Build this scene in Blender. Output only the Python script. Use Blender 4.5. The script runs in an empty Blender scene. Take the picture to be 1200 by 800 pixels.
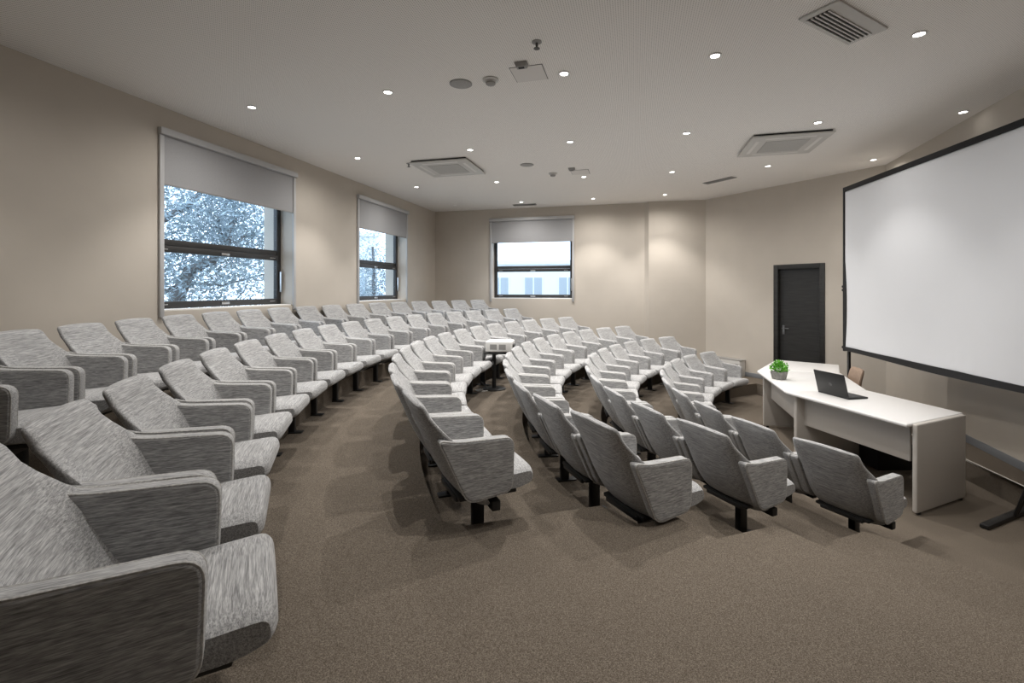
import bpy, bmesh, math, random
from mathutils import Vector, Matrix

# ------------------------------------------------------------------ basics
sc = bpy.context.scene
col = sc.collection
PI = math.pi
FL = 552.5            # focal length in pixels of a 1200 px wide frame
U0, V0 = 601.0, 338.1
PIT = 1.97            # camera height over the floor of the desk area
CEIL_Y = -1.95
random.seed(4)


def W(X, Z, y):
    """plan position + depth below the eye -> world"""
    return Vector((X, Z, PIT - y))


def at(u, v, y):
    Z = y * FL / (v - V0)
    return ((u - U0) / FL * Z, Z)


def atp(u, v, y):
    X, Z = at(u, v, y)
    return W(X, Z, y)


# ------------------------------------------------------------------ mesh helper
class MB:
    def __init__(self):
        self.v = []
        self.f = []

    def add(self, vs, fs):
        o = len(self.v)
        self.v += [tuple(p) for p in vs]
        self.f += [tuple(i + o for i in f) for f in fs]
        return self

    def box(self, c, s, M=None):
        vs = []
        for z in (-1, 1):
            for x, y in ((-1, -1), (1, -1), (1, 1), (-1, 1)):
                p = Vector((c[0] + x * s[0] / 2, c[1] + y * s[1] / 2, c[2] + z * s[2] / 2))
                vs.append(M @ p if M else p)
        return self.add(vs, [(3, 2, 1, 0), (4, 5, 6, 7), (0, 1, 5, 4), (1, 2, 6, 5), (2, 3, 7, 6), (3, 0, 4, 7)])

    def prism(self, poly, z0, z1, M=None):
        n = len(poly)
        A = sum(poly[i][0] * poly[(i + 1) % n][1] - poly[(i + 1) % n][0] * poly[i][1] for i in range(n))
        if A < 0:
            poly = poly[::-1]
        vs = [Vector((p[0], p[1], z0)) for p in poly] + [Vector((p[0], p[1], z1)) for p in poly]
        if M:
            vs = [M @ p for p in vs]
        fs = [tuple(range(n - 1, -1, -1)), tuple(range(n, 2 * n))]
        fs += [(i, (i + 1) % n, n + (i + 1) % n, n + i) for i in range(n)]
        return self.add(vs, fs)

    def rings(self, rs, cap=True, closed=True):
        n = len(rs[0])
        vs = [p for r in rs for p in r]
        fs = []
        for k in range(len(rs) - 1):
            for i in range(n if closed else n - 1):
                j = (i + 1) % n
                fs.append((k * n + i, k * n + j, (k + 1) * n + j, (k + 1) * n + i))
        if cap == 'fan':                          # flat ends closed by a fan around their middle
            for k in (0, len(rs) - 1):
                vs.append(sum((Vector(p) for p in rs[k]), Vector()) / n)
                c = len(vs) - 1
                fs += [(k * n + i, k * n + (i + 1) % n, c) for i in range(n)]
        elif cap:
            fs.append(tuple(range(n - 1, -1, -1)))
            fs.append(tuple((len(rs) - 1) * n + i for i in range(n)))
        return self.add(vs, fs)

    def lathe(self, prof, c=(0, 0, 0), n=24, M=None, cap=True):
        rs = []
        for r, z in prof:
            ring = [Vector((c[0] + r * math.cos(2 * PI * i / n), c[1] + r * math.sin(2 * PI * i / n), c[2] + z)) for i in range(n)]
            rs.append([M @ p for p in ring] if M else ring)
        return self.rings(rs, cap=cap)

    def tube(self, path, r, n=8, cyc=False):
        path = [Vector(p) for p in path]
        m = len(path)
        rs = []
        up = None
        for i, p in enumerate(path):
            if cyc:
                t = path[(i + 1) % m] - path[i - 1]
            else:
                t = path[min(i + 1, m - 1)] - path[max(i - 1, 0)]
            t.normalize()
            if up is None:
                up = Vector((0, 0, 1)) if abs(t.z) < .9 else Vector((1, 0, 0))
            a = t.cross(up).normalized()
            b = a.cross(t).normalized()
            up = b
            rr = r[i] if isinstance(r, (list, tuple)) else r
            rs.append([p + a * rr * math.cos(2 * PI * k / n) + b * rr * math.sin(2 * PI * k / n) for k in range(n)])
        if cyc:
            rs.append(rs[0])
        return self.rings(rs, cap=not cyc)

    def build(self, name, mat, parent=None, smooth=False, bevel=0, seg=2, loc=None, ang=40):
        me = bpy.data.meshes.new(name)
        me.from_pydata(self.v, [], self.f)
        bm = bmesh.new()
        bm.from_mesh(me)
        bmesh.ops.recalc_face_normals(bm, faces=bm.faces)
        if bevel:
            es = [e for e in bm.edges if len(e.link_faces) == 2 and e.calc_face_angle(0) > math.radians(ang)]
            bmesh.ops.bevel(bm, geom=es, offset=bevel, segments=seg, profile=.5, affect='EDGES', clamp_overlap=True)
        bm.to_mesh(me)
        bm.free()
        me.materials.append(mat)
        if smooth or bevel:
            me.polygons.foreach_set('use_smooth', [True] * len(me.polygons))
            try:
                me.set_sharp_from_angle(angle=math.radians(38))
            except Exception:
                pass
        o = bpy.data.objects.new(name, me)
        col.objects.link(o)
        if parent:
            o.parent = parent
        if loc is not None:
            o.location = loc
        return o


def tag(o, label=None, cat=None, group=None, kind=None):
    if label:
        o['label'] = label
    if cat:
        o['category'] = cat
    if group:
        o['group'] = group
    if kind:
        o['kind'] = kind
    return o


def thing(name, label, cat, loc=(0, 0, 0), rz=0, group=None):
    o = bpy.data.objects.new(name, None)
    o.empty_display_size = .1
    col.objects.link(o)
    o.location = loc
    o.rotation_euler = (0, 0, rz)
    return tag(o, label, cat, group)


def copy_tree(o, parent=None):
    c = o.copy()
    col.objects.link(c)
    if parent:
        c.parent = parent
    for ch in list(o.children):
        copy_tree(ch, c)
    return c


# ------------------------------------------------------------------ materials
def srgb(r, g, b):
    f = lambda c: (c / 255 / 12.92) if c / 255 <= .04045 else ((c / 255 + .055) / 1.055) ** 2.4
    return (f(r), f(g), f(b), 1)


class NT:
    def __init__(self, name):
        self.m = bpy.data.materials.new(name)
        self.m.use_nodes = True
        self.t = self.m.node_tree
        self.b = self.t.nodes['Principled BSDF']

    def n(self, typ, **kw):
        x = self.t.nodes.new(typ)
        for k, v in kw.items():
            setattr(x, k, v)
        return x

    def l(self, a, b):
        self.t.links.new(a, b)


def plain(name, c, rough=.6, metal=0, noise=0, scale=30, spec=.5, bump=0):
    k = NT(name)
    b = k.b
    b.inputs['Base Color'].default_value = (c[0], c[1], c[2], 1)
    b.inputs['Roughness'].default_value = rough
    b.inputs['Metallic'].default_value = metal
    b.inputs['Specular IOR Level'].default_value = spec
    if noise or bump:
        tc = k.n('ShaderNodeTexCoord')
        nz = k.n('ShaderNodeTexNoise')
        nz.inputs['Scale'].default_value = scale
        nz.inputs['Detail'].default_value = 4
        k.l(tc.outputs['Object'], nz.inputs['Vector'])
        if noise:
            rp = k.n('ShaderNodeValToRGB')
            rp.color_ramp.elements[0].position = .3
            rp.color_ramp.elements[1].position = .7
            rp.color_ramp.elements[0].color = tuple(x * (1 - noise) for x in c[:3]) + (1,)
            rp.color_ramp.elements[1].color = tuple(min(1, x * (1 + noise)) for x in c[:3]) + (1,)
            k.l(nz.outputs['Fac'], rp.inputs['Fac'])
            k.l(rp.outputs['Color'], b.inputs['Base Color'])
        if bump:
            bp = k.n('ShaderNodeBump')
            bp.inputs['Strength'].default_value = bump
            bp.inputs['Distance'].default_value = .01
            k.l(nz.outputs['Fac'], bp.inputs['Height'])
            k.l(bp.outputs['Normal'], b.inputs['Normal'])
    return k.m


def fabric(name, stretch, dark, mid, light):
    """woven melange cloth: thin irregular streaks running along one axis"""
    k = NT(name)
    tc = k.n('ShaderNodeTexCoord')
    oi = k.n('ShaderNodeObjectInfo')
    add = k.n('ShaderNodeVectorMath', operation='MULTIPLY_ADD')
    add.inputs[1].default_value = (1, 1, 1)
    sc_ = k.n('ShaderNodeVectorMath', operation='SCALE')
    cmb = k.n('ShaderNodeCombineXYZ')
    for i in range(3):
        k.l(oi.outputs['Random'], cmb.inputs[i])
    k.l(cmb.outputs[0], sc_.inputs[0])
    sc_.inputs['Scale'].default_value = 7.0
    k.l(tc.outputs['Object'], add.inputs[0])
    k.l(sc_.outputs[0], add.inputs[2])
    fac = None
    for s, d in ((1.0, 3), (2.6, 2)):
        mp = k.n('ShaderNodeMapping')
        mp.inputs['Scale'].default_value = tuple(s * q for q in stretch)
        nz = k.n('ShaderNodeTexNoise')
        nz.inputs['Scale'].default_value = 1.0
        nz.inputs['Detail'].default_value = d
        nz.inputs['Roughness'].default_value = .6
        k.l(add.outputs[0], mp.inputs['Vector'])
        k.l(mp.outputs[0], nz.inputs['Vector'])
        if fac is None:
            fac = nz.outputs['Fac']
        else:
            mx = k.n('ShaderNodeMath', operation='MULTIPLY_ADD')
            mx.inputs[1].default_value = .5
            k.l(fac, mx.inputs[0])
            m2 = k.n('ShaderNodeMath', operation='MULTIPLY')
            m2.inputs[1].default_value = .5
            k.l(nz.outputs['Fac'], m2.inputs[0])
            k.l(m2.outputs[0], mx.inputs[2])
            fac = mx.outputs[0]
    rp = k.n('ShaderNodeValToRGB')
    e = rp.color_ramp.elements
    e[0].position, e[0].color = .36, dark
    e[1].position, e[1].color = .66, light
    x = e.new(.5)
    x.color = mid
    k.l(fac, rp.inputs['Fac'])
    k.l(rp.outputs['Color'], k.b.inputs['Base Color'])
    k.b.inputs['Roughness'].default_value = .9
    k.b.inputs['Specular IOR Level'].default_value = .15
    k.b.inputs['Sheen Weight'].default_value = .25
    k.b.inputs['Sheen Roughness'].default_value = .5
    bp = k.n('ShaderNodeBump')
    bp.inputs['Strength'].default_value = .25
    bp.inputs['Distance'].default_value = .004
    k.l(fac, bp.inputs['Height'])
    k.l(bp.outputs['Normal'], k.b.inputs['Normal'])
    return k.m


FD, FM, FLT = (.165, .165, .168, 1), (.325, .325, .327, 1), (.56, .559, .56, 1)
M_FAB_X = fabric('woven_cloth_crosswise', (6, 165, 165), FD, FM, FLT)
M_FAB_Y = fabric('woven_cloth_lengthwise', (165, 6, 165), FD, FM, FLT)
M_PIPE = plain('piping_cloth', (.40, .395, .385), .85, noise=.3, scale=120)
M_BLACK = plain('black_metal', (.012, .012, .012), .45)
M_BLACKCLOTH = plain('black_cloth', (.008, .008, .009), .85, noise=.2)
M_WALL = plain('beige_paint', (.555, .507, .447), .85, noise=.02, scale=3, spec=.2)
M_RAIL = plain('blind_rail_white', (.50, .50, .505), .5)
M_STEELD = plain('dark_steel', (.22, .22, .22), .35, metal=1)
M_WHITE = plain('white_paint', (.72, .71, .69), .5)
M_PLASTIC = plain('offwhite_plastic', (.56, .55, .53), .5)
M_GREYPL = plain('grey_plastic', (.30, .295, .285), .55)
M_FRAME = plain('dark_window_frame', (.035, .034, .034), .4)
M_SKIRT = plain('grey_baseboard', (.20, .21, .225), .5)
M_BLIND = plain('grey_blind_cloth', (.40, .40, .41), .85, noise=.05, scale=90, spec=.1)
M_DESK = plain('white_laminate', (.72, .71, .70), .35)
M_DESKSIDE = plain('pale_laminate', (.47, .44, .405), .45)
M_SCREEN = plain('matte_screen_cloth', (.69, .70, .725), .9, noise=.01, scale=2, spec=.1)
M_TAN = plain('tan_leather', (.30, .215, .16), .5, noise=.08)
M_CONC = plain('concrete_pot', (.24, .235, .22), .85, noise=.25, scale=40)
M_LEAF = plain('leaf_green', (.13, .42, .035), .5, noise=.45, scale=25)
M_STEEL = plain('brushed_steel', (.55, .55, .55), .3, metal=1)
M_DARKGRILLE = plain('dark_grille', (.09, .088, .085), .6)
M_SLOT = plain('slot_black', (.01, .01, .01), .8)
M_BARK = plain('bark', (.16, .155, .155), .9, noise=.4, scale=8)
M_TREELEAF = plain('daylight_tinted_leaf', (.32, .39, .43), .7, noise=.5, scale=1.2)  # blue cast of the daylight is mixed into the leaf colour
M_FACADE = plain('white_render', (.80, .80, .79), .9)
M_FACWIN = plain('facade_window', (.42, .45, .48), .3)
M_GROUND = plain('outside_ground', (.30, .31, .28), .95, noise=.3, scale=1)


def carpet():
    k = NT('brown_carpet')
    tc = k.n('ShaderNodeTexCoord')
    n1 = k.n('ShaderNodeTexNoise')
    n1.inputs['Scale'].default_value = 250
    n1.inputs['Detail'].default_value = 2
    n1.inputs['Roughness'].default_value = .7
    n2 = k.n('ShaderNodeTexNoise')
    n2.inputs['Scale'].default_value = 1.1
    n2.inputs['Detail'].default_value = 3
    for x in (n1, n2):
        k.l(tc.outputs['Object'], x.inputs['Vector'])
    rp = k.n('ShaderNodeValToRGB')
    e = rp.color_ramp.elements
    e[0].position, e[0].color = .30, (.055, .044, .034, 1)
    e[1].position, e[1].color = .70, (.225, .192, .157, 1)
    x = e.new(.5)
    x.color = (.128, .106, .084, 1)
    k.l(n1.outputs['Fac'], rp.inputs['Fac'])
    mr = k.n('ShaderNodeMapRange')
    mr.inputs['From Min'].default_value = .3
    mr.inputs['From Max'].default_value = .7
    mr.inputs['To Min'].default_value = .93
    mr.inputs['To Max'].default_value = 1.07
    k.l(n2.outputs['Fac'], mr.inputs['Value'])
    mx = k.n('ShaderNodeVectorMath', operation='SCALE')
    k.l(rp.outputs['Color'], mx.inputs[0])
    k.l(mr.outputs[0], mx.inputs['Scale'])
    k.l(mx.outputs[0], k.b.inputs['Base Color'])
    k.b.inputs['Roughness'].default_value = .95
    k.b.inputs['Specular IOR Level'].default_value = .1
    bp = k.n('ShaderNodeBump')
    bp.inputs['Strength'].default_value = .6
    bp.inputs['Distance'].default_value = .006
    k.l(n1.outputs['Fac'], bp.inputs['Height'])
    k.l(bp.outputs['Normal'], k.b.inputs['Normal'])
    return k.m


M_CARPET = carpet()


def ceiling_mat():
    """white perforated acoustic board: a regular grid of small round holes"""
    k = NT('perforated_board')
    tc = k.n('ShaderNodeTexCoord')
    mp = k.n('ShaderNodeMapping')
    mp.inputs['Rotation'].default_value = (0, 0, math.radians(14.5))
    mp.inputs['Scale'].default_value = (58, 58, 0)
    k.l(tc.outputs['Object'], mp.inputs['Vector'])
    fr = k.n('ShaderNodeVectorMath', operation='FRACTION')
    k.l(mp.outputs[0], fr.inputs[0])
    sb = k.n('ShaderNodeVectorMath', operation='SUBTRACT')
    sb.inputs[1].default_value = (.5, .5, 0)
    k.l(fr.outputs[0], sb.inputs[0])
    ln = k.n('ShaderNodeVectorMath', operation='LENGTH')
    k.l(sb.outputs[0], ln.inputs[0])
    ls = k.n('ShaderNodeMath', operation='LESS_THAN')
    ls.inputs[1].default_value = .22
    k.l(ln.outputs['Value'], ls.inputs[0])
    mx = k.n('ShaderNodeMix', data_type='RGBA')
    mx.inputs['A'].default_value = (.87, .845, .815, 1)
    mx.inputs['B'].default_value = (.46, .445, .43, 1)
    k.l(ls.outputs[0], mx.inputs['Factor'])
    k.l(mx.outputs['Result'], k.b.inputs['Base Color'])
    k.b.inputs['Roughness'].default_value = .9
    k.b.inputs['Specular IOR Level'].default_value = .1
    return k.m


M_CEIL = ceiling_mat()


def door_mat():
    k = NT('dark_stained_door')
    tc = k.n('ShaderNodeTexCoord')
    mp = k.n('ShaderNodeMapping')
    mp.inputs['Scale'].default_value = (2.5, 2.5, 26)
    nz = k.n('ShaderNodeTexNoise')
    nz.inputs['Scale'].default_value = 1.6
    nz.inputs['Detail'].default_value = 5
    k.l(tc.outputs['Object'], mp.inputs['Vector'])
    k.l(mp.outputs[0], nz.inputs['Vector'])
    rp = k.n('ShaderNodeValToRGB')
    e = rp.color_ramp.elements
    e[0].position, e[0].color = .3, (.011, .0105, .010, 1)
    e[1].position, e[1].color = .75, (.026, .025, .023, 1)
    k.l(nz.outputs['Fac'], rp.inputs['Fac'])
    k.l(rp.outputs['Color'], k.b.inputs['Base Color'])
    k.b.inputs['Roughness'].default_value = .5
    return k.m


M_DOOR = door_mat()


def glass_mat():
    k = NT('window_glass')
    tr = k.n('ShaderNodeBsdfTransparent')
    tr.inputs['Color'].default_value = (.96, .98, 1, 1)
    gl = k.n('ShaderNodeBsdfGlossy')
    gl.inputs['Roughness'].default_value = .02
    lw = k.n('ShaderNodeLayerWeight')
    pw = k.n('ShaderNodeMath', operation='POWER')
    pw.inputs[1].default_value = 4
    k.l(lw.outputs['Facing'], pw.inputs[0])
    fr = k.n('ShaderNodeMath', operation='MULTIPLY_ADD')
    fr.inputs[1].default_value = .25
    fr.inputs[2].default_value = .03
    k.l(pw.outputs[0], fr.inputs[0])
    mx = k.n('ShaderNodeMixShader')
    k.l(fr.outputs[0], mx.inputs[0])
    k.l(tr.outputs[0], mx.inputs[1])
    k.l(gl.outputs[0], mx.inputs[2])
    k.l(mx.outputs[0], k.t.nodes['Material Output'].inputs['Surface'])
    return k.m


M_GLASS = glass_mat()


def emit_mat(name, c, s):
    k = NT(name)
    k.b.inputs['Base Color'].default_value = (.8, .8, .8, 1)
    k.b.inputs['Emission Color'].default_value = c
    k.b.inputs['Emission Strength'].default_value = s
    return k.m


M_LAMP = emit_mat('lit_lamp', (1, .97, .92, 1), 14)
M_LAMPDIM = emit_mat('dim_lamp', (1, .97, .92, 1), .5)

# ------------------------------------------------------------------ room plan
P = [(-5.58, -2.0), (-1.976, 12.0), (2.994, 10.716), (3.05, 10.58), (4.235, 10.35), (5.873, 7.42), (2.81, -2.0)]
ZC = PIT - CEIL_Y                      # ceiling height in the world
CX, CZ = 5.856, 5.206                  # centre of the curved rows
LEVEL = {'A': 1.10, 'B': 1.30, 'C': 1.46, 'D': 1.62, 'E': 1.765, 'F': 1.97}
ROWS = {  # radius of the back tops, height of the tops, start angle, first, last, scale about the eye
    'A': (9.339, .278, -.322, 0, 16, .975),
    'B': (8.288, .470, -.598, 1, 18, 1.0),
    'C': (6.972, .628, -.448, 0, 14, 1.0),
    'D': (5.927, .795, -.469, 0, 13, 1.0),
    'E': (4.968, .952, -.455, 0, 11, 1.0),
    'F': (4.002, 1.135, -.518, 0, 9, 1.0),
}
PITCH, TOPW = .62, .473


def ray_exit(th):
    """far hit of a ray from the row centre with the room outline, and near hit"""
    d = (-math.cos(th), math.sin(th))
    ts = []
    for i in range(len(P)):
        ax, ay = P[i]
        bx, by = P[(i + 1) % len(P)]
        ex, ey = bx - ax, by - ay
        den = d[0] * ey - d[1] * ex
        if abs(den) < 1e-9:
            continue
        t = ((ax - CX) * ey - (ay - CZ) * ex) / den
        s = ((ax - CX) * d[1] - (ay - CZ) * d[0]) / den
        if t > 0 and -1e-9 <= s <= 1 + 1e-9:
            ts.append(t)
    return (min(ts), max(ts)) if len(ts) >= 2 else None


def terrace(name, y, r_in, clip=None):
    """a slab of floor from radius r_in outwards to the walls, its riser facing the centre"""
    m = MB()
    zt, zb = PIT - y, -.05
    N = 420
    prev = None
    for i in range(N + 1):
        th = -1.5 + 3.05 * i / N
        e = ray_exit(th)
        cur = None
        if e:
            a, b = max(r_in, e[0]), e[1] + .02
            if clip:
                # keep only the part with Z < c0 + c1 X
                c0, c1 = clip
                k = math.sin(th) + c1 * math.cos(th)
                q = c0 + c1 * CX - CZ
                if abs(k) > 1e-6:
                    if k > 0:
                        b = min(b, q / k)
                    else:
                        a = max(a, q / k)
            if b - a > .01:
                c, s = math.cos(th), math.sin(th)
                cur = [Vector((CX - a * c, CZ + a * s, zb)), Vector((CX - a * c, CZ + a * s, zt)),
                       Vector((CX - b * c, CZ + b * s, zt)), Vector((CX - b * c, CZ + b * s, zb))]
        if cur:
            o = len(m.v)
            m.v += [tuple(p) for p in cur]
            if prev is not None:
                for k_ in range(4):
                    m.f.append((prev + k_, prev + (k_ + 1) % 4, o + (k_ + 1) % 4, o + k_))
            else:
                m.f.append((o, o + 1, o + 2, o + 3))
            prev = o
        else:
            if prev is not None:
                m.f.append((prev, prev + 1, prev + 2, prev + 3))
            prev = None
    if prev is not None:
        m.f.append((prev, prev + 1, prev + 2, prev + 3))
    o = m.build(name, M_CARPET)
    return tag(o, kind='structure')


# pit floor
tag(MB().prism(P, -.12, 0).build('floor', M_CARPET), kind='structure')
for nm, y, r in (('floor_step_1', LEVEL['E'], 3.80), ('floor_step_2', LEVEL['D'], 4.80), ('floor_step_3', LEVEL['C'], 5.75),
                 ('floor_step_4', LEVEL['B'], 6.755), ('floor_step_5', LEVEL['A'], 7.93)):
    terrace(nm, y, r)


def inside(X, Z):
    c = False
    for k in range(len(P)):
        (ax, ay), (bx, by) = P[k], P[(k + 1) % len(P)]
        if (ay > Z) != (by > Z) and X < ax + (Z - ay) * (bx - ax) / (by - ay):
            c = not c
    return c


def aisle(name, y, edge, r_out, r_nose):
    """side aisle tread: edge = its border along the seats, from the rear to the nosing"""
    def arc(r, start):
        th = math.atan2(start[1] - CZ, CX - start[0])
        out = []
        while True:
            th -= .02
            q = (CX - r * math.cos(th), CZ + r * math.sin(th))
            if not inside(*q) or th < -1.6:
                break
            out.append(q)
        return out
    poly = list(edge) + arc(r_nose, edge[-1])
    outer = arc(r_out, edge[0])
    if outer[-1][1] < -1.7 and poly[-1][1] > -1.7:
        poly.append((2.81, -1.99))
    poly += outer[::-1]
    tag(MB().prism(poly, -.05, PIT - y - .0008).build(name, M_CARPET), kind='structure')


aisle('floor_aisle_1', LEVEL['E'], [(1.9, 2.93), (2.74, 3.297), (2.926, 3.375)], 4.6, 3.47)
aisle('floor_aisle_2', LEVEL['D'], [(1.25, 2.73), (1.925, 2.988), (2.341, 3.147)], 5.2, 4.04)
aisle('floor_aisle_3', LEVEL['C'], [(.80, 2.611), (1.19, 2.754), (1.598, 2.904)], 5.7, 4.81)
aisle('floor_aisle_4', LEVEL['B'], [(-.52, 2.512), (-.375, 2.556), (.53, 2.83), (.69, 2.61), (.94, 2.68)], 6.93, 5.53)
# raised ledge along the right wall up to the door
led = [(3.30, -2.0), (4.57, 4.293), (4.688, 4.934), (5.02, 6.75), (4.80, 8.1), (4.50, 8.85), (4.235, 10.35), (5.873, 7.42), (2.81, -2.0)]
led[0] = (4.57 - .184 * 3.0, 1.293)
led[-1] = (5.26 - .3255 * (5.537 - 1.293), 1.293)
tag(MB().prism(led, -.05, PIT - LEVEL['E'] + .002).build('floor_ledge', M_CARPET), kind='structure')
# pale nosing strip on the ledge edge
m = MB()
e0, e1 = Vector((4.57 - .184 * 3, 1.293, 0)), Vector((4.688, 4.934, 0))
e2 = Vector((5.02, 6.75, 0))
for a, b in ((e0, Vector((4.57, 4.293, 0))), (Vector((4.57, 4.293, 0)), e1), (e1, e2)):
    d = (b - a).normalized()
    n = Vector((d.y, -d.x, 0))
    zz = PIT - LEVEL['E'] + .002
    m.prism([(a.x - n.x * .002, a.y - n.y * .002), (b.x - n.x * .002, b.y - n.y * .002), (b.x + n.x * .014, b.y + n.y * .014), (a.x + n.x * .014, a.y + n.y * .014)], zz - .012, zz + .003)
tag(m.build('trim_1', plain('pale_nosing', (.55, .52, .47), .5)), kind='structure')

# ceiling
tag(MB().prism(P, ZC, ZC + .12).build('ceiling', M_CEIL), kind='structure')

# ------------------------------------------------------------------ walls
WIN = {}


def frame2(a, b):
    """local frame of the wall a->b: s along it, t outwards (left of a->b), z up"""
    a, b = Vector((a[0], a[1], 0)), Vector((b[0], b[1], 0))
    d = (b - a).normalized()
    n = Vector((-d.y, d.x, 0))
    M = Matrix(((d.x, n.x, 0, a.x), (d.y, n.y, 0, a.y), (0, 0, 1, 0), (0, 0, 0, 1)))
    return M, (b - a).length


def wall(name, a, b, holes=(), thick=.5, mat=M_WALL, ext=(0, 0)):
    M, L = frame2(a, b)
    ss = sorted({-ext[0], L + ext[1]} | {h[i] for h in holes for i in (0, 1)})
    zs = sorted({-.12, ZC + .12} | {h[i] for h in holes for i in (2, 3)})
    m = MB()
    for i in range(len(ss) - 1):
        for j in range(len(zs) - 1):
            cs, cz = (ss[i] + ss[i + 1]) / 2, (zs[j] + zs[j + 1]) / 2
            if any(h[0] < cs < h[1] and h[2] < cz < h[3] for h in holes):
                continue
            m.prism([(ss[i], 0), (ss[i + 1], 0), (ss[i + 1], thick), (ss[i], thick)], zs[j], zs[j + 1], M)
    o = m.build(name, mat)
    bm = bmesh.new()
    bm.from_mesh(o.data)
    bmesh.ops.remove_doubles(bm, verts=bm.verts, dist=1e-4)
    # drop the inner faces shared by neighbouring blocks
    seen = {}
    for f in bm.faces:
        k = tuple(sorted(v.index for v in f.verts))
        seen.setdefault(k, []).append(f)
    bm.to_mesh(o.data)
    bm.free()
    tag(o, kind='structure')
    return M, L


def s_on(M, u):
    """coordinate along a wall where the sight line of column u meets it"""
    k = (u - U0) / FL
    a = M.to_translation()
    d = M.to_3x3() @ Vector((1, 0, 0))
    return (k * a.y - a.x) / (d.x - k * d.y)


Ml, Ll = frame2(P[0], P[1])
Mb, Lb = frame2(P[1], P[2])
wz0, wz1 = PIT - .245, PIT + 1.66        # opening sill and head
w1 = (s_on(Ml, 190.5), s_on(Ml, 342.5))
w2 = (s_on(Ml, 420), s_on(Ml, 475.5))
w3 = (s_on(Mb, 576.5), s_on(Mb, 670.5))
wall('wall_left', P[0], P[1], [(w1[0], w1[1], wz0, wz1), (w2[0], w2[1], wz0, wz1)], ext=(.3, 0))
wall('wall_back', P[1], P[2], [(w3[0], w3[1], wz0, wz1)], ext=(.5, .5))
# the projecting pier and the slanted wall with the door
wall('wall_pier_side', P[2], P[3], thick=.3)
wall('wall_pier', P[3], P[4], thick=.4)
Md, Ld = frame2(P[4], P[5])
d0, d1 = s_on(Md, 907), s_on(Md, 967)
dz0 = PIT - LEVEL['E'] + .002
dz1 = PIT + .45
wall('wall_door', P[4], P[5], [(d0 + .03, d1 - .03, dz0, dz1 - .03)], thick=.3, ext=(.05, .3))
wall('wall_right', P[5], P[6], thick=.3, ext=(.1, .3))
wall('wall_front', P[6], P[0], thick=.3, ext=(.2, .3))

# baseboards
def skirt(name, M, s0, s1, z):
    tag(MB().prism([(s0, 0), (s1, 0), (s1, -.014), (s0, -.014)], z, z + .085, M).build(name, M_SKIRT, bevel=.003), kind='structure')


skirt('baseboard_door_left', Md, 0.02, d0 - .005, dz0)
skirt('baseboard_door_right', Md, d1 + .005, Ld - .01, dz0)
Mr, Lr = frame2(P[5], P[6])
skirt('baseboard_right', Mr, .02, 6.2, dz0)

# ------------------------------------------------------------------ windows with roller blinds
def window(idx, M, s0, s1, blabel, wlabel):
    w = s1 - s0
    root = bpy.data.objects.new('window_%d' % idx, None)
    col.objects.link(root)
    tag(root, wlabel, 'window', kind='structure')
    root.matrix_world = M @ Matrix.Translation((s0, 0, 0))
    t0, t1 = .20, .265
    fw = .075
    zm = PIT + .475
    m = MB()
    m.prism([(0, t0), (fw, t0), (fw, t1), (0, t1)], wz0, wz1)
    m.prism([(w - fw, t0), (w, t0), (w, t1), (w - fw, t1)], wz0, wz1)
    m.prism([(fw, t0), (w - fw, t0), (w - fw, t1), (fw, t1)], wz0 + .02, wz0 + .10)
    m.prism([(fw, t0), (w - fw, t0), (w - fw, t1), (fw, t1)], wz1 - .08, wz1)
    m.prism([(fw, t0 - .002), (w - fw, t0 - .002), (w - fw, t1), (fw, t1)], zm - .06, zm + .012)
    m.prism([(fw, t0 + .012), (w - fw, t0 + .012), (w - fw, t1), (fw, t1)], zm + .016, zm + .085)
    fr = m.build('window_frame', M_FRAME, root, bevel=.004)
    m = MB()
    for zz in (zm - .045, wz0 + .05):
        m.box((w / 2, t0 - .008, zz + .01), (.12, .016, .03))
        for sx in (.17, w - .17):
            m.box((sx, t0 - .004, zz + .015), (.10, .008, .012))
    m.build('latch', M_STEEL, root, bevel=.003)
    MB().box((w - fw * .5, t0 - .03, PIT + .10), (.02, .035, .30)).build('handle', M_STEEL, root, bevel=.005)
    MB().prism([(fw, .232), (w - fw, .232), (w - fw, .238), (fw, .238)], wz0 + .10, zm - .06).build('pane', M_GLASS, root)
    MB().prism([(fw, .232), (w - fw, .232), (w - fw, .238), (fw, .238)], zm + .085, wz1 - .08).build('pane', M_GLASS, root)
    MB().prism([(-.0, .02), (w, .02), (w, t0), (0, t0)], wz0 - .001, wz0 + .018).build('window_sill', M_WHITE, root, bevel=.004)
    # roller blind in its white guide rails, fixed on the wall around the opening
    b = thing('roller_blind', blabel, 'blind', M @ Vector((s0, 0, wz1)), 0, 'roller blinds on the windows')
    b.rotation_euler = M.to_euler()
    hz = wz1 - wz0
    MB().box((w / 2, -.03, .025), (w + .12, .06, .075)).build('cassette', M_RAIL, b, bevel=.01)
    for sx in (-.025, w + .025):
        MB().box((sx, -.014, -hz / 2 - .04), (.05, .028, hz + .05)).build('guide_rail', M_RAIL, b, bevel=.005)
    drop = wz1 - (PIT + 1.125)
    m = MB()
    n = 24
    rs = []
    for k in range(n + 1):
        z = .0 - (drop) * k / n
        rs.append([Vector((0, -.012, z)), Vector((w, -.012, z)), Vector((w, -.010, z)), Vector((0, -.010, z))])
    m.rings(rs)
    m.build('blind_cloth', M_BLIND, b)
    MB().box((w / 2, -.012, -drop), (w, .012, .018)).build('bottom_bar', M_GREYPL, b, bevel=.003)
    return root


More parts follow.
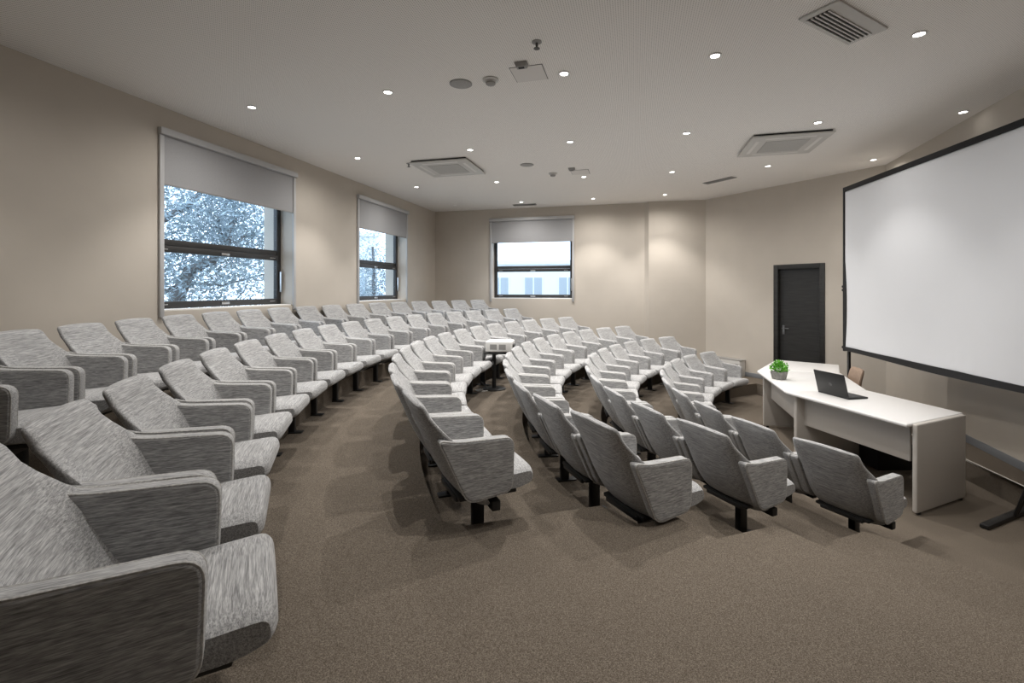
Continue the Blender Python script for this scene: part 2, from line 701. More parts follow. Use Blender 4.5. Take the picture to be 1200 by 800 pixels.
window(1, Ml, w1[0], w1[1], 'pale grey half-lowered roller blind on the large nearest window left', 'large nearest window on the left wall with tree branches behind it')
window(2, Ml, w2[0], w2[1], 'pale grey half-lowered roller blind on the farther left window, beside the corner', 'farther window on the left wall, close to the corner')
window(3, Mb, w3[0], w3[1], 'pale grey half-lowered roller blind on the back wall window', 'window in the back wall facing a white building')

# ------------------------------------------------------------------ door
root = bpy.data.objects.new('door_1', None)
col.objects.link(root)
tag(root, 'closed dark door in a dark frame on the slanted wall', 'door', kind='structure')
root.matrix_world = Md
fw = .085
m = MB()
m.prism([(d0, -.02), (d0 + fw, -.02), (d0 + fw, .10), (d0, .10)], dz0, dz1)
m.prism([(d1 - fw, -.02), (d1, -.02), (d1, .10), (d1 - fw, .10)], dz0, dz1)
m.prism([(d0 + fw, -.02), (d1 - fw, -.02), (d1 - fw, .10), (d0 + fw, .10)], dz1 - fw, dz1)
m.build('door_frame', M_DOOR, root, bevel=.004)
lf = MB().prism([(d0 + fw, .05), (d1 - fw, .05), (d1 - fw, .095), (d0 + fw, .095)], dz0 + .004, dz1 - fw).build('door_leaf', M_DOOR, root)
m = MB()
hx, hz = d0 + fw + .075, dz0 + 1.02
m.box((hx, .045, hz - .03), (.04, .01, .17))
m.tube([(hx, .045, hz), (hx, -.0, hz), (hx + .02, -.008, hz), (hx + .12, -.008, hz)], .009)
m.tube([(hx, .045, hz - .085), (hx, .03, hz - .085)], .012)
m.build('door_handle', M_STEELD, root, smooth=True)

# ------------------------------------------------------------------ chairs
def lerp_tab(tab, z):
    for (z0, a), (z1, b) in zip(tab, tab[1:]):
        if z <= z1:
            t = (z - z0) / (z1 - z0)
            t = t * t * (3 - 2 * t) * .5 + t * .5
            return a + (b - a) * t
    return tab[-1][1]


HW = [(.245, .150), (.265, .205), (.305, .248), (.36, .266), (.46, .276), (.56, .281), (.635, .284), (.665, .279), (.705, .264), (.76, .246), (.83, .236), (.86, .231)]


def backrest_mesh():
    m = MB()
    zs = [.245, .251, .262, .28, .31, .345, .39, .44, .50, .56, .61, .635, .655, .67, .69, .715, .745, .78, .81, .83, .842, .849, .852]
    N = 40
    rs = []
    for k, z in enumerate(zs):
        hw = lerp_tab(HW, z)
        if z > .83:
            hw -= (z - .83) ** 2 * 26
        yc = -.065 - (z - .315) * .41 + 2.2 * max(0, .40 - z) ** 2 + .03 * ((z - .6) / .25) ** 2 * (1 if z < .6 else -.4)
        c = .105 - .085 * max(0, min(1, (z - .62) / .16))
        c *= (hw / .298) ** 2
        th = .068 - .012 * max(0, (z - .6) / .25)
        if k == 0:
            th *= .3
        elif k == 1:
            th *= .62
        elif k == 2:
            th *= .88
        if z > .842:
            th *= .45
        elif z > .835:
            th *= .8
        elif z > .825:
            th *= .95
        if z == .852:
            th *= .3
        ring = []
        for i in range(N):
            a = 2 * PI * i / N
            ca, sa = math.cos(a), math.sin(a)
            x = hw * math.copysign(abs(ca) ** .45, ca)
            t = th / 2 * math.copysign(abs(sa) ** .75, sa)
            q = x / hw
            zz = z + (.010 * (1 - q * q) if z > .8 else 0)
            ring.append(Vector((x, yc + c * (.35 * q * q + .65 * abs(q) ** 5) + t, zz)))
        rs.append(ring)
    return m.rings(rs)


def round_poly(pts, rad, seg=5):
    out = []
    n = len(pts)
    for i in range(n):
        p0, p1, p2 = (Vector(pts[i - 1]), Vector(pts[i]), Vector(pts[(i + 1) % n]))
        r = rad[i] if isinstance(rad, (list, tuple)) else rad
        a, b = (p0 - p1).normalized(), (p2 - p1).normalized()
        for k in range(seg + 1):
            t = k / seg
            A, B = p1 + a * r, p1 + b * r
            q = A * (1 - t) ** 2 + p1 * 2 * t * (1 - t) + B * t * t
            out.append(q)
    return out


def inset(poly, d):
    n = len(poly)
    A = sum(poly[i].x * poly[(i + 1) % n].y - poly[(i + 1) % n].x * poly[i].y for i in range(n))
    sg = 1 if A > 0 else -1
    out = []
    for i in range(n):
        t = (poly[(i + 1) % n] - poly[i - 1]).normalized()
        out.append(poly[i] + Vector((-t.y, t.x)) * d * sg)
    return out


ARM = round_poly([(-.222, .684), (-.11, .657), (.222, .642), (.214, .345), (-.055, .325)], [.05, .05, .06, .06, .06])
ATH = .060


def arm_x(y, side):
    return side * (.270 - (y + .195) * .068)


def arm_mesh(side):
    m = MB()
    rs = []
    for x, d in ((-.5, .0135), (-.5, .0115), (-.45, .0055), (-.36, .0015), (-.2, 0), (.2, 0), (.36, .0015), (.45, .0055), (.5, .0115), (.5, .0135)):
        rs.append([Vector((arm_x(p.x, side) + x * ATH, p.x, p.y)) for p in inset(ARM, d)])
    return m.rings(rs, cap='fan')


def arm_piping(side):
    m = MB()
    for x in (-.40, .40):
        pl = inset(ARM, .0035)
        path = [Vector((arm_x(p.x, side) + x * ATH, p.x, p.y)) for p in pl]
        m.tube(path, .0042, 6, cyc=True)
    return m


SEAT = round_poly([(-.055, .418), (.362, .446), (.372, .360), (.29, .326), (-.025, .318)], [.034, .045, .036, .05, .034])


def seat_mesh():
    m = MB()
    rs = []
    hw = .222
    for q, ex in ((-1, .004), (-1, 0), (-.97, 0), (-.9, 0), (-.78, 0), (-.5, 0), (-.2, 0), (.2, 0), (.5, 0), (.78, 0), (.9, 0), (.97, 0), (1, 0), (1, .004)):
        d = .026 * max(0, (abs(q) - .72) / .28) ** 2.2 * .7 + ex
        crown = .014 * (1 - q * q)
        w = hw
        rs.append([Vector((w * q * (1.0 + .10 * (p.x + .13)), p.x, p.y + (crown if p.y > .395 else 0))) for p in inset(SEAT, d)])
    return m.rings(rs, cap='fan')


def make_chair():
    r = thing('auditorium_chair', 'grey woven armchair', 'chair')
    backrest_mesh().build('backrest', M_FAB_X, r, smooth=True)
    seat_mesh().build('seat', M_FAB_X, r, smooth=True)
    for s in (-1, 1):
        a = arm_mesh(s).build('armrest', M_FAB_Y, r, smooth=True)
        arm_piping(s).build('piping', M_PIPE, a, smooth=True)
    MB().box((0, .10, .312), (.38, .34, .024)).box((0, .0, .300), (.30, .16, .03)).build('seat_pan', M_BLACK, r, bevel=.008)
    MB().box((0, .12, .275), (.51, .05, .055)).build('beam', M_BLACK, r, bevel=.006)
    m = MB()
    m.box((0, .10, .13), (.05, .07, .26))
    m.box((0, .10, .007), (.075, .20, .014))
    m.build('post', M_BLACK, r, bevel=.006)
    return r


ORD = ['', 'first', 'second', 'third', 'fourth', 'fifth', 'sixth', 'seventh', 'eighth', 'ninth', 'tenth']
ROWTXT = {'A': 'back row beside the windows', 'B': 'second row from the windows', 'C': 'fourth row from the desk',
          'D': 'third row from the desk', 'E': 'second row from the desk', 'F': 'front row by the desk'}
GROUP = {'A': 'armchairs of the back row', 'B': 'armchairs of the second row from the windows', 'C': 'armchairs of the fourth row from the desk',
         'D': 'armchairs of the third row from the desk', 'E': 'armchairs of the second row from the desk', 'F': 'armchairs of the front row'}


def chair_label(row, i, a, b):
    n = b - a + 1
    k, q = i - a + 1, b - i + 1
    t = ROWTXT[row]
    if row == 'A' and k == 1:
        return 'grey woven armchair cut off by the left photo edge in the back row'
    if k == 1:
        return 'grey woven armchair at the near aisle end of the ' + t
    if q == 1:
        return 'pale grey armchair at the far end of the ' + t
    if k <= n - n // 2:
        if row == 'A':
            return 'grey woven armchair, %s from the left photo edge in the back row' % ORD[k]
        return 'grey woven armchair, %s from the near aisle in the %s' % (ORD[k], t)
    return 'pale grey armchair, %s from the far end of the %s' % (ORD[q], t)


proto = make_chair()
lite = copy_tree(proto)                  # the same chair without piping, for chairs a few pixels tall
for ch in list(lite.children):
    for g in list(ch.children):
        bpy.data.objects.remove(g)
first = {id(proto): True, id(lite): True}
LIFT = {('C', 0): .03, ('C', 1): .015, ('D', 0): .045, ('D', 1): .02, ('E', 0): .015}
CLOSE = {('C', 0): (1.095, 1), ('C', 1): (1.082, 1), ('C', 2): (1.068, 1), ('C', 3): (1.054, 1), ('C', 4): (1.04, 1), ('C', 5): (1.026, 1), ('C', 6): (1.012, 1), ('B', 1): (.91, 1.09), ('B', 2): (.955, 1.05), ('B', 3): (.985, 1.03)}
NEAR = {'A': 6, 'B': 9, 'C': 6, 'D': 5, 'E': 5, 'F': 5}
for row, (R, yt, ph, a, b, s) in ROWS.items():
    for i in range(a, b + 1):
        src = proto if i <= NEAR[row] else lite
        if first[id(src)]:
            o = src
            first[id(src)] = False
        else:
            o = copy_tree(src)
        ang = ph + (i * PITCH + TOPW / 2) / R
        r = R - .275
        k, g = CLOSE.get((row, i), (s, 1))
        X, Z = k * (CX - r * math.cos(ang)), k * (CZ + r * math.sin(ang))
        o.location = W(X, Z, LEVEL[row])
        o.rotation_euler = (0, 0, math.atan2(-math.cos(ang), -math.sin(ang)))
        sx = min(1.0, PITCH * (R - .50) / R / .546) * {'A': .965, 'B': .98}.get(row, 1)
        zs = (LEVEL[row] - yt * (k if row != 'C' else 1) + LIFT.get((row, i), 0)) / .855
        o.scale = (sx * g, g, zs)
        tag(o, chair_label(row, i, a, b), 'chair', GROUP[row])

# ------------------------------------------------------------------ desks
DT = 1.177       # eye height over the table tops
ztop = PIT - DT


def desk(lab, f0, f1, b1, b0, ends, seamless=False):
    """table top f0->f1 (audience side) and b0->b1 (speaker side)"""
    c = ((f0[0] + b1[0]) / 2, (f0[1] + b1[1]) / 2)
    r = thing('desk', lab, 'desk', (c[0], c[1], 0), 0, 'three white desks set in an arc')
    q = [Vector((p[0] - c[0], p[1] - c[1])) for p in (f0, f1, b1, b0)]
    MB().prism(q, ztop - .034, ztop).build('desk_top', M_DESK, r, bevel=.014, seg=4)
    fd = (q[1] - q[0]).normalized()
    L = (q[1] - q[0]).length
    inn = Vector((-fd.y, fd.x))
    if inn.dot(q[3] - q[0]) < 0:
        inn = -inn
    # modesty panel set back from the front edge
    p0, p1 = q[0] + fd * .10 + inn * .16, q[1] - fd * .10 + inn * .16
    MB().prism([p0, p1, p1 + inn * .02, p0 + inn * .02], ztop - .37, ztop - .034).build('modesty_panel', M_DESKSIDE, r, bevel=.002)
    for e in ends:
        if e == 0:
            base, bk, off = q[0], q[3], 1
        else:
            base, bk, off = q[1], q[2], -1
        d = (bk - base)
        D = d.length
        d.normalize()
        sd = fd * off
        outer = (e == 0)
        a0 = base + d * .07 + sd * (-.046 if outer else .035)
        a1 = base + d * (D - .05) + sd * (-.046 if outer else .035)
        wv = sd * .045
        MB().prism([a0, a1, a1 + wv, a0 + wv], .02, ztop - (.002 if outer else .034)).build('side_panel', M_DESKSIDE, r, bevel=.014, seg=4)
        for fa in (a0 + d * .06 + wv * .5, a1 - d * .06 + wv * .5):
            MB().lathe([(.018, 0), (.018, .022)], (fa.x, fa.y, 0), 12).build('glide', M_BLACK, r)
    return r


A1, A0 = at(1063, 497, DT), at(920, 458, DT)
B1, B0 = at(1129, 483.5, DT), at(1016, 457, DT)
C0 = at(887, 434, DT)
C1 = at(984, 436, DT)
D0 = at(909, 421.3, DT)
D1 = at(983.5, 427.3, DT)
desk('white desk nearest the screen stand, with the open laptop on it', A1, A0, B0, B1, (0, 1))
desk('white middle desk carrying the small potted plant', (A0[0] + .003, A0[1] + .006), C0, C1, (B0[0] + .003, B0[1] + .006), (1,))
desk('white far desk angled towards the dark door', (C0[0] + .005, C0[1] + .005), D0, D1, (C1[0] + .005, C1[1] + .005), (1,))

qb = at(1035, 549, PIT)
tag(MB().box((0, 0, .13), (.44, .30, .26)).box((0, 0, .268), (.14, .03, .016)).build('dark_filler_box', M_BLACKCLOTH, bevel=.015, loc=(qb[0] + .12, qb[1] + .10, 0)), 'low black box added to fill the dark space under the nearest white desk', 'case')  # added black block that fills the dark space below the table top

# laptop
lx0, lx1 = Vector(at(958.5, 459.2, DT)), Vector(at(994.5, 468.5, DT))
mid = (lx0 + lx1) / 2
d = (lx1 - lx0).normalized()
r = thing('laptop', 'open black laptop standing on the white desk', 'laptop', (mid.x, mid.y, ztop), math.atan2(d.y, d.x))
lw = (lx1 - lx0).length
# local x along the hinge, +y towards the speaker
MB().box((0, .125, .010), (lw, .25, .018)).build('base', M_BLACK, r, bevel=.005)
MB().box((0, .135, .0195), (lw * .88, .12, .003)).build('keyboard', plain('key_grey', (.03, .03, .032), .5, noise=.3, scale=70), r)
MB().box((0, .215, .0195), (.10, .05, .002)).build('touchpad', plain('touchpad_grey', (.05, .05, .05), .35), r)
lid = MB().box((0, 0, .127), (lw, .010, .254)).build('lid', M_BLACK, r, bevel=.004)
lid.location = (0, .004, .016)
lid.rotation_euler = (math.radians(14), 0, 0)
MB().lathe([(.020, 0), (.020, .001)], (0, 0, 0), 24, Matrix.Translation((0, -.0055, .115)) @ Matrix.Rotation(PI / 2, 4, 'X')).build('emblem', plain('dim_emblem', (.05, .05, .05), .25), lid)
MB().box((0, .0055, .122), (lw * .92, .001, .212)).build('screen', plain('dark_screen', (.004, .004, .005), .15), lid)

# potted plant
px, pz = at(913, 444.0, DT)
r = thing('potted_plant', 'small bright green plant in a square grey pot on the desk', 'plant', (px, pz, ztop), .55)
s0, s1, h = .060, .076, .10
m = MB()
ring = lambda s, z: [Vector((x * s, y * s, z)) for x, y in ((-1, -1), (1, -1), (1, 1), (-1, 1))]
m.rings([ring(s0, 0), ring(s1, h), ring(s1 - .01, h), ring(s1 - .012, h - .015)])
m.build('pot', M_CONC, r, bevel=.003)
MB().box((0, 0, h - .013), (.12, .12, .006)).build('soil', M_BARK, r)
m = MB()
rnd = random.Random(3)
for k in range(260):
    ph, el = rnd.uniform(0, 2 * PI), rnd.uniform(-.15, 1.5)
    rad = rnd.uniform(.045, .125)
    dv = Vector((math.cos(ph) * math.cos(el), math.sin(ph) * math.cos(el), math.sin(el)))
    c = Vector((0, 0, h + .02)) + Vector((dv.x * rad, dv.y * rad, max(-.02, dv.z * rad * 1.0)))
    t = dv.cross(Vector((rnd.uniform(-1, 1), rnd.uniform(-1, 1), rnd.uniform(-1, 1)))).normalized()
    u_ = (dv * .7 + Vector((0, 0, .2)) + Vector((rnd.uniform(-.4, .4), rnd.uniform(-.4, .4), rnd.uniform(-.4, .3)))).normalized()
    L, w = rnd.uniform(.030, .048), rnd.uniform(.009, .014)
    nrm = t.cross(u_).normalized() * .006
    m.add([c - u_ * L * .5, c + t * w + nrm, c + u_ * L * .5, c - t * w + nrm, c - nrm * .2], [(0, 1, 4), (1, 2, 4), (2, 3, 4), (3, 0, 4)])
m.build('leaves', M_LEAF, r)
m = MB()
for k in range(12):
    ph = k * .55
    m.tube([(0.02 * math.cos(ph), .02 * math.sin(ph), h - .015), (.035 * math.cos(ph), .035 * math.sin(ph), h + .03), (.07 * math.cos(ph), .07 * math.sin(ph), h + .07)], .002, 5)
m.build('stems', M_LEAF, r)

# speaker's chair behind the desks
cx_, cz_ = 4.375, 6.38
r = thing('office_chair', 'tan leather office chair behind the white desks', 'chair', (cx_, cz_, 0), math.radians(72))
m = MB()
rs = []
for z, w, y, th in ((.50, .17, -.20, .03), (.52, .19, -.205, .05), (.60, .205, -.215, .06), (.75, .21, -.235, .06), (.86, .20, -.262, .055), (.895, .185, -.272, .045), (.905, .165, -.275, .02)):
    ring = []
    for i in range(28):
        a = 2 * PI * i / 28
        ca, sa = math.cos(a), math.sin(a)
        x = w * math.copysign(abs(ca) ** .45, ca)
        ring.append(Vector((x, y + .03 * (x / w) ** 2 + th / 2 * math.copysign(abs(sa) ** .7, sa), z)))
    rs.append(ring)
m.rings(rs).build('backrest', M_TAN, r, smooth=True)
MB().box((0, .02, .46), (.46, .46, .08)).build('seat', M_TAN, r, bevel=.03, seg=4)
MB().tube([(0, -.12, .44), (0, -.25, .45), (0, -.275, .56), (0, -.265, .66)], .018).build('back_bracket', M_BLACK, r, smooth=True)
MB().lathe([(.03, .10), (.03, .42)]).build('gas_column', M_BLACK, r, smooth=True)
m = MB()
for k in range(5):
    a = 2 * PI * k / 5
    m.tube([(0, 0, .11), (.15 * math.cos(a), .15 * math.sin(a), .095), (.29 * math.cos(a), .29 * math.sin(a), .07)], [.025, .02, .014])
m.build('star_base', M_BLACK, r, smooth=True)
for k in range(5):
    a = 2 * PI * k / 5
    MB().lathe([(.012, -.018), (.028, -.014), (.028, .014), (.012, .018)], (0, 0, 0), 16, Matrix.Translation((.29 * math.cos(a), .29 * math.sin(a), .030)) @ Matrix.Rotation(a + PI / 2, 4, 'Z') @ Matrix.Rotation(PI / 2, 4, 'Y')).build('castor', M_BLACK, r, smooth=True)

# ------------------------------------------------------------------ projector on a stand in the third row gap
px, pz = at(579, 455.5, LEVEL['C'])
fz = PIT - LEVEL['C']
r = thing('projector_stand', 'slim black pedestal stand carrying the projector between two rows', 'stand', (px, pz, fz), 0)
top_y = (398 + 14 - V0) * pz / FL        # eye height over the tray
th_ = LEVEL['C'] - top_y
MB().lathe([(.17, 0), (.17, .012), (.03, .02), (.028, .03)]).build('base_plate', M_BLACK, r, smooth=True)
MB().lathe([(.028, .02), (.028, th_ - .01)]).build('pole', M_BLACK, r, smooth=True)
MB().box((.04, 0, th_ - .01), (.34, .26, .02)).build('tray', M_BLACK, r, bevel=.004)
m = MB()
for y_ in (-.05, .05):
    m.tube([(.02, y_, th_ - .02), (-.05, y_ * .7, th_ * .7), (0, y_ * .3, th_ * .45)], .010)
m.build('tray_brace', M_BLACK, r, smooth=True)
p = thing('projector', 'white box projector with vents on the black pedestal stand', 'projector', (px + .09, pz, fz + th_), math.radians(-8))
hh = .155
MB().box((0, 0, hh / 2 + .012), (.385, .30, hh)).build('body', M_WHITE, p, bevel=.02, seg=4)
for gx in (-.075, .055):
    m = MB()
    pr = [(gx - .05, 0), (gx + .05, 0)]
    top, bot = [], []
    for k in range(15):
        xx = gx - .05 + .1 * k / 14
        dy = -.1535 if k % 2 else -.151
        top.append(Vector((xx, dy, hh * .5 + .045)))
        bot.append(Vector((xx, dy, hh * .5 - .030)))
    back = [Vector((gx + .05, -.148, hh * .5 + .045)), Vector((gx - .05, -.148, hh * .5 + .045))]
    backb = [Vector((p_.x, p_.y, hh * .5 - .030)) for p_ in back]
    m.rings([bot + backb, top + back])
    m.build('vent', M_GREYPL, p)
MB().lathe([(.038, 0), (.045, .01), (.045, .035), (.036, .035)], (0, 0, 0), 24, Matrix.Translation((.185, -.05, hh * .5 + .012)) @ Matrix.Rotation(PI / 2, 4, 'Y')).build('lens', M_BLACK, p, smooth=True)
for fx in (-.14, .14):
    MB().lathe([(.012, 0), (.012, .014)], (fx, -.1, 0), 10).build('foot', M_BLACK, p)
pts = []
for k in range(22):
    t = k / 21
    pts.append(Vector((px - .10 - .12 * math.sin(t * PI) + .03 * math.sin(t * 9), pz - .02 - .05 * t, fz + .006 + (th_ + .03) * (1 - t) ** 1.3)))
loop = []
for k in range(24):
    t = k / 23 * 2 * PI * .85
    loop.append(Vector((px - .17 + .09 * math.cos(t + 1), pz - .12 + .06 * math.sin(t + 1), fz + .006)))
tag(MB().tube(pts, .006).build('power_cable', M_BLACK, smooth=True), 'black cable hanging down from the projector', 'cable')
tag(MB().tube(loop, .006).build('cable_loop', plain('pale_cable', (.5, .48, .45), .5), smooth=True), 'pale loop of cable on the carpet beside the projector stand', 'cable')

# ------------------------------------------------------------------ projection screen on legs
SZ = PIT / 1.90
sl, sr = Vector((4.51 * SZ, 6.42 * SZ)), Vector((4.51 * SZ - .149 * 3.30, 6.42 * SZ - 3.30))
d = (sr - sl).normalized()
L = (sr - sl).length
zt_l = PIT + 118.1 * sl.y / FL
zb_l = PIT - 72.9 * sl.y / FL
r = thing('projection_screen', 'large white projection screen in a black frame on floor legs', 'screen', (sl.x, sl.y, 0), math.atan2(d.y, d.x))
# local: +x along the screen towards the camera side, audience side is -y
n = Vector((-d.y, d.x))
sgn = -1 if (n.x < 0) else 1
AUD = 1 if n.x < 0 else -1              # y sign of the audience side
bw = .062
NX, NZ = 90, 60
rnd = random.Random(9)
wr = [(rnd.uniform(0, L), rnd.uniform(.15, .4), rnd.uniform(-.6, .6)) for _ in range(9)]
wr = [(.25, .5, .5), (.33, .45, .3), (.42, .4, .1), (1.02, .35, .5), (1.10, .4, .2), (1.2, .3, -.1), (2.0, .35, .5), (2.1, .42, .3), (2.22, .4, .1), (2.75, .4, -.2)]


def cloth_y(x, z):
    f = 0
    for wx, wh, sl_ in wr:
        zz = z - zb_l - bw
        if 0 <= zz < wh:
            xx = x - wx - sl_ * -zz * .6
            f += .006 * math.exp(-(xx / .012) ** 2) * (1 - zz / wh) * min(1, zz / .04)
    return f


m = MB()
vs, fs = [], []
for j in range(NZ + 1):
    for i in range(NX + 1):
        x = .02 + (L - .04) * i / NX
        tz = j / NZ
        tz = tz ** 1.5
        z = zb_l + bw + (zt_l - zb_l - 2 * bw) * tz
        vs.append(Vector((x, AUD * (cloth_y(x, z)), z)))
for j in range(NZ):
    for i in range(NX):
        a = j * (NX + 1) + i
        fs.append((a, a + 1, a + NX + 2, a + NX + 1))
m.add(vs, fs)
o = m.build('screen_cloth', M_SCREEN, r, smooth=True)
sol = o.modifiers.new('thickness', 'SOLIDIFY')
sol.thickness = .004
sol.offset = -1 * AUD * 0
m = MB()
m.box((L / 2, 0, zt_l - bw / 2), (L, .03, bw))
m.box((.012, 0, (zt_l + zb_l) / 2), (.035, .03, zt_l - zb_l))
m.box((L - .012, 0, (zt_l + zb_l) / 2), (.035, .03, zt_l - zb_l))
m.build('frame', M_BLACKCLOTH, r, bevel=.004)
m = MB()
rs = []
for k in range(41):
    t = k / 40
    z_ = zt_l + (zb_l - zt_l) * t
    w_ = .030 + .045 * max(0, math.sin(PI * min(1, max(0, (t - .45) / .55)))) ** .8
    rs.append([Vector((0, -.013, z_)), Vector((w_, -.013, z_)), Vector((w_, .013, z_)), Vector((0, .013, z_))])
m.rings(rs).build('side_border', M_BLACKCLOTH, r)
# lower border hangs in a slight wave
m = MB()
rs = []
for k in range(61):
    x = L * k / 60
    z1 = zb_l + bw + .004 * math.sin(x * 7)
    z0 = zb_l + .010 * math.sin(x * 2.1 + 1)
    rs.append([Vector((x, -.014, z0)), Vector((x, .014, z0)), Vector((x, .014, z1)), Vector((x, -.014, z1))])
m.rings(rs).build('lower_border', M_BLACKCLOTH, r)
for k, lx in enumerate((.055, L - .52)):
    BK = -AUD * .035
    m = MB()
    if k == 0:
        m.box((lx, BK, (zt_l - .8 + .26) / 2), (.045, .03, zt_l - .8 - .20))
        leg = m.build('leg', M_BLACK, r, bevel=.004)
        f = MB()
        f.box((lx, 0, .225), (.05, .40, .035))
        f.build('foot', M_BLACK, leg, bevel=.006)
    else:
        inv = (Matrix.Translation((sl.x, sl.y, 0)) @ Matrix.Rotation(math.atan2(d.y, d.x), 4, 'Z')).inverted()
        fa, fb = Vector(at(1153, 617, PIT - .02)), Vector(at(1214, 592, PIT - .02))
        fm = Vector(at(1189, 603, PIT - .04))
        tp = [inv @ Vector((p_[0], p_[1], z_)) for p_, z_ in ((fm, .03), (fm + Vector((.05, .03)), .03))]
        ends_ = [Vector((L - .30, BK, zb_l + .02)), Vector((L - .22, BK, zb_l + .02))]
        for a_, b_ in zip(tp, ends_):
            m.tube([a_, b_], .012)
        leg = m.build('leg', M_BLACK, r, smooth=True)
        dd = (fb - fa).normalized()
        nn = Vector((-dd.y, dd.x)) * .03
        f = MB().prism([fa - nn, fb - nn, fb + nn, fa + nn], .004, .038)
        o_ = f.build('foot', M_BLACK, leg, bevel=.008)
        o_.data.transform(inv)
for zz in (PIT - .02, zb_l + .05, PIT + .03):
    MB().lathe([(.012, 0), (.02, .004), (.02, .018), (.012, .022)], (0, 0, 0), 12, Matrix.Translation((-.03, 0, zz)) @ Matrix.Rotation(PI / 2, 4, 'Y')).build('clamp_knob', M_BLACK, r, smooth=True)

# ------------------------------------------------------------------ low fan-coil cabinet beside the end of the front rows
sq = s_on(Md, 874)
r = thing('convector_cabinet', 'low grey convector box by the slanted wall behind the front row', 'heater', Md @ Vector((sq, -.10, dz0)), 0)
r.rotation_euler = Md.to_euler()
MB().box((-.42, .0, .16), (.84, .17, .32)).build('body', M_PLASTIC, r, bevel=.008)
MB().box((-.07, -.087, .15), (.06, .006, .18)).build('outlet_slot', M_SLOT, r)
MB().box((-.42, 0, .323), (.86, .18, .008)).build('top_grille', M_GREYPL, r)

# ------------------------------------------------------------------ ceiling fittings
LAMPS = [(295, 125.3), (454.5, 107.8), (661, 86), (838, 65), (1077, 39.8), (419, 185), (551, 175.4), (668, 166), (804.5, 155.8), (958.5, 143.3),
         (1128.5, 131), (488, 218.8), (582, 213), (684, 207), (787.5, 201.3), (900, 194.3), (1023.5, 187), (533.5, 240), (611, 236.5), (695, 232.5), (779, 228)]
LROW = ['nearest the camera', 'in the middle of the ceiling', 'in the third rank from the camera', 'in the rank along the back wall']
LL = ['over the nearest window, leftmost of the front rank', 'second from the left in the front rank', 'beside the square access panel', 'second from the right in the front rank', 'beside the big slotted vent at top right',
      'near the top of the nearest window, leftmost of the middle rank', 'just in front of the left cassette', 'alone in mid ceiling between both cassettes', 'left of the right cassette, at centre right', 'touching the near side of the right cassette',
      'above the top edge of the projection screen', 'over the far left window, beyond the left cassette', 'just right of the left cassette far corner', 'beside the small distant access panel', 'left of the narrow vent at far right', 'between the right cassette and the door', 'above the left corner of the screen',
      'unlit, in the far left ceiling corner', 'beside the thin vent over the back window', 'over the right edge of the back window', 'above the pale pier at the back']


def face_down(name, label, cat, u, v, rz=0, group=None):
    X, Z = at(u, v, CEIL_Y)
    return thing(name, label, cat, (X, Z, ZC), rz, group)


DIM = {0: .8, 1: 1.0, 5: .8, 11: .8, 3: .8, 4: .40, 9: .5, 10: .20, 15: .65, 16: .30, 14: .85, 21: .35, 22: .45, 23: .55, 24: .5, 25: .45}
BEAM, SPILL = 118, 66
# the nearest rank hangs above the picture's top edge, over the side aisle
NEARRANK = [(-3.25, 2.95), (-1.72, 2.62), (-.05, 2.22), (1.22, 1.90), (2.60, 1.58)]
NLAB = ['over the left end of the second row', 'over the second row near the camera', 'over the aisle end of the middle rows', 'over the side aisle steps', 'over the lowest aisle step']
LAMPS += [None] * len(NEARRANK)
for k, uv in enumerate(LAMPS):
    if uv is None:
        q = NEARRANK[k - 21]
        u, v = U0 + FL * q[0] / q[1], V0 + FL * CEIL_Y / q[1]
        LL.append(NLAB[k - 21])
    else:
        u, v = uv
    unlit = k == 17
    o = face_down('recessed_downlight', ('small round downlight ' if unlit else 'small lit round downlight ') + LL[k], 'downlight', u, v, 0, 'recessed ceiling downlights')
    MB().lathe([(.036, .0), (.052, -.001), (.055, -.006), (.040, -.008), (.036, -.004), (.036, 0)], cap=False).build('trim_ring', M_WHITE, o, smooth=True)
    MB().lathe([(.005, -.003), (.037, -.003), (.037, -.001), (.005, -.001)]).build('lamp_lens', M_LAMPDIM if unlit else M_LAMP, o)
    if unlit:
        continue
    X, Z = at(u, v, CEIL_Y)
    # each fitting throws a tight beam with a weaker wide spill around it
    for nm, share, size, blend in (('downlight_beam', BEAM, 92, .55), ('downlight_spill', SPILL, 165, 1.0)):
        ld = bpy.data.lights.new(nm, 'SPOT')
        ld.energy = share * DIM.get(k, 1)
        ld.spot_size = math.radians(size)
        ld.spot_blend = blend
        ld.shadow_soft_size = .02
        ld.color = (1, .965, .92)
        lo = bpy.data.objects.new(nm, ld)
        lo.location = (X, Z, ZC - .02)
        if k == 10:                               # the one close to the wall is turned into the room
            lo.rotation_euler = (0, math.radians(40), 0)
            ld.spot_size = math.radians(70)
        col.objects.link(lo)

RM = math.radians(-14.5)


def cassette(label, cx, cz, size):
    r = thing('ceiling_cassette', label, 'air conditioner', (cx, cz, ZC), RM, 'ceiling air conditioning cassettes')
    h = size / 2
    MB().box((0, 0, -.012), (size - .05, size - .05, .024)).build('shadow_gap', M_SLOT, r)
    MB().box((0, 0, -.034), (size, size, .022)).build('panel', M_PLASTIC, r, bevel=.008)
    MB().box((0, 0, -.047), (size * .55, size * .55, .006)).build('intake_grille', plain('intake_grey', (.42, .415, .40), .7, noise=.1, scale=60), r)
    for k in range(4):
        M = Matrix.Rotation(k * PI / 2, 4, 'Z')
        MB().box((0, h * .78, -.0455), (size * .62, .045, .004), M).build('air_flap', M_WHITE, r)


cassette('square air conditioning cassette in the left part of the ceiling', -1.02, 7.52, .93)
cassette('square air conditioning cassette in the ceiling near the screen', 3.60, 6.30, .93)

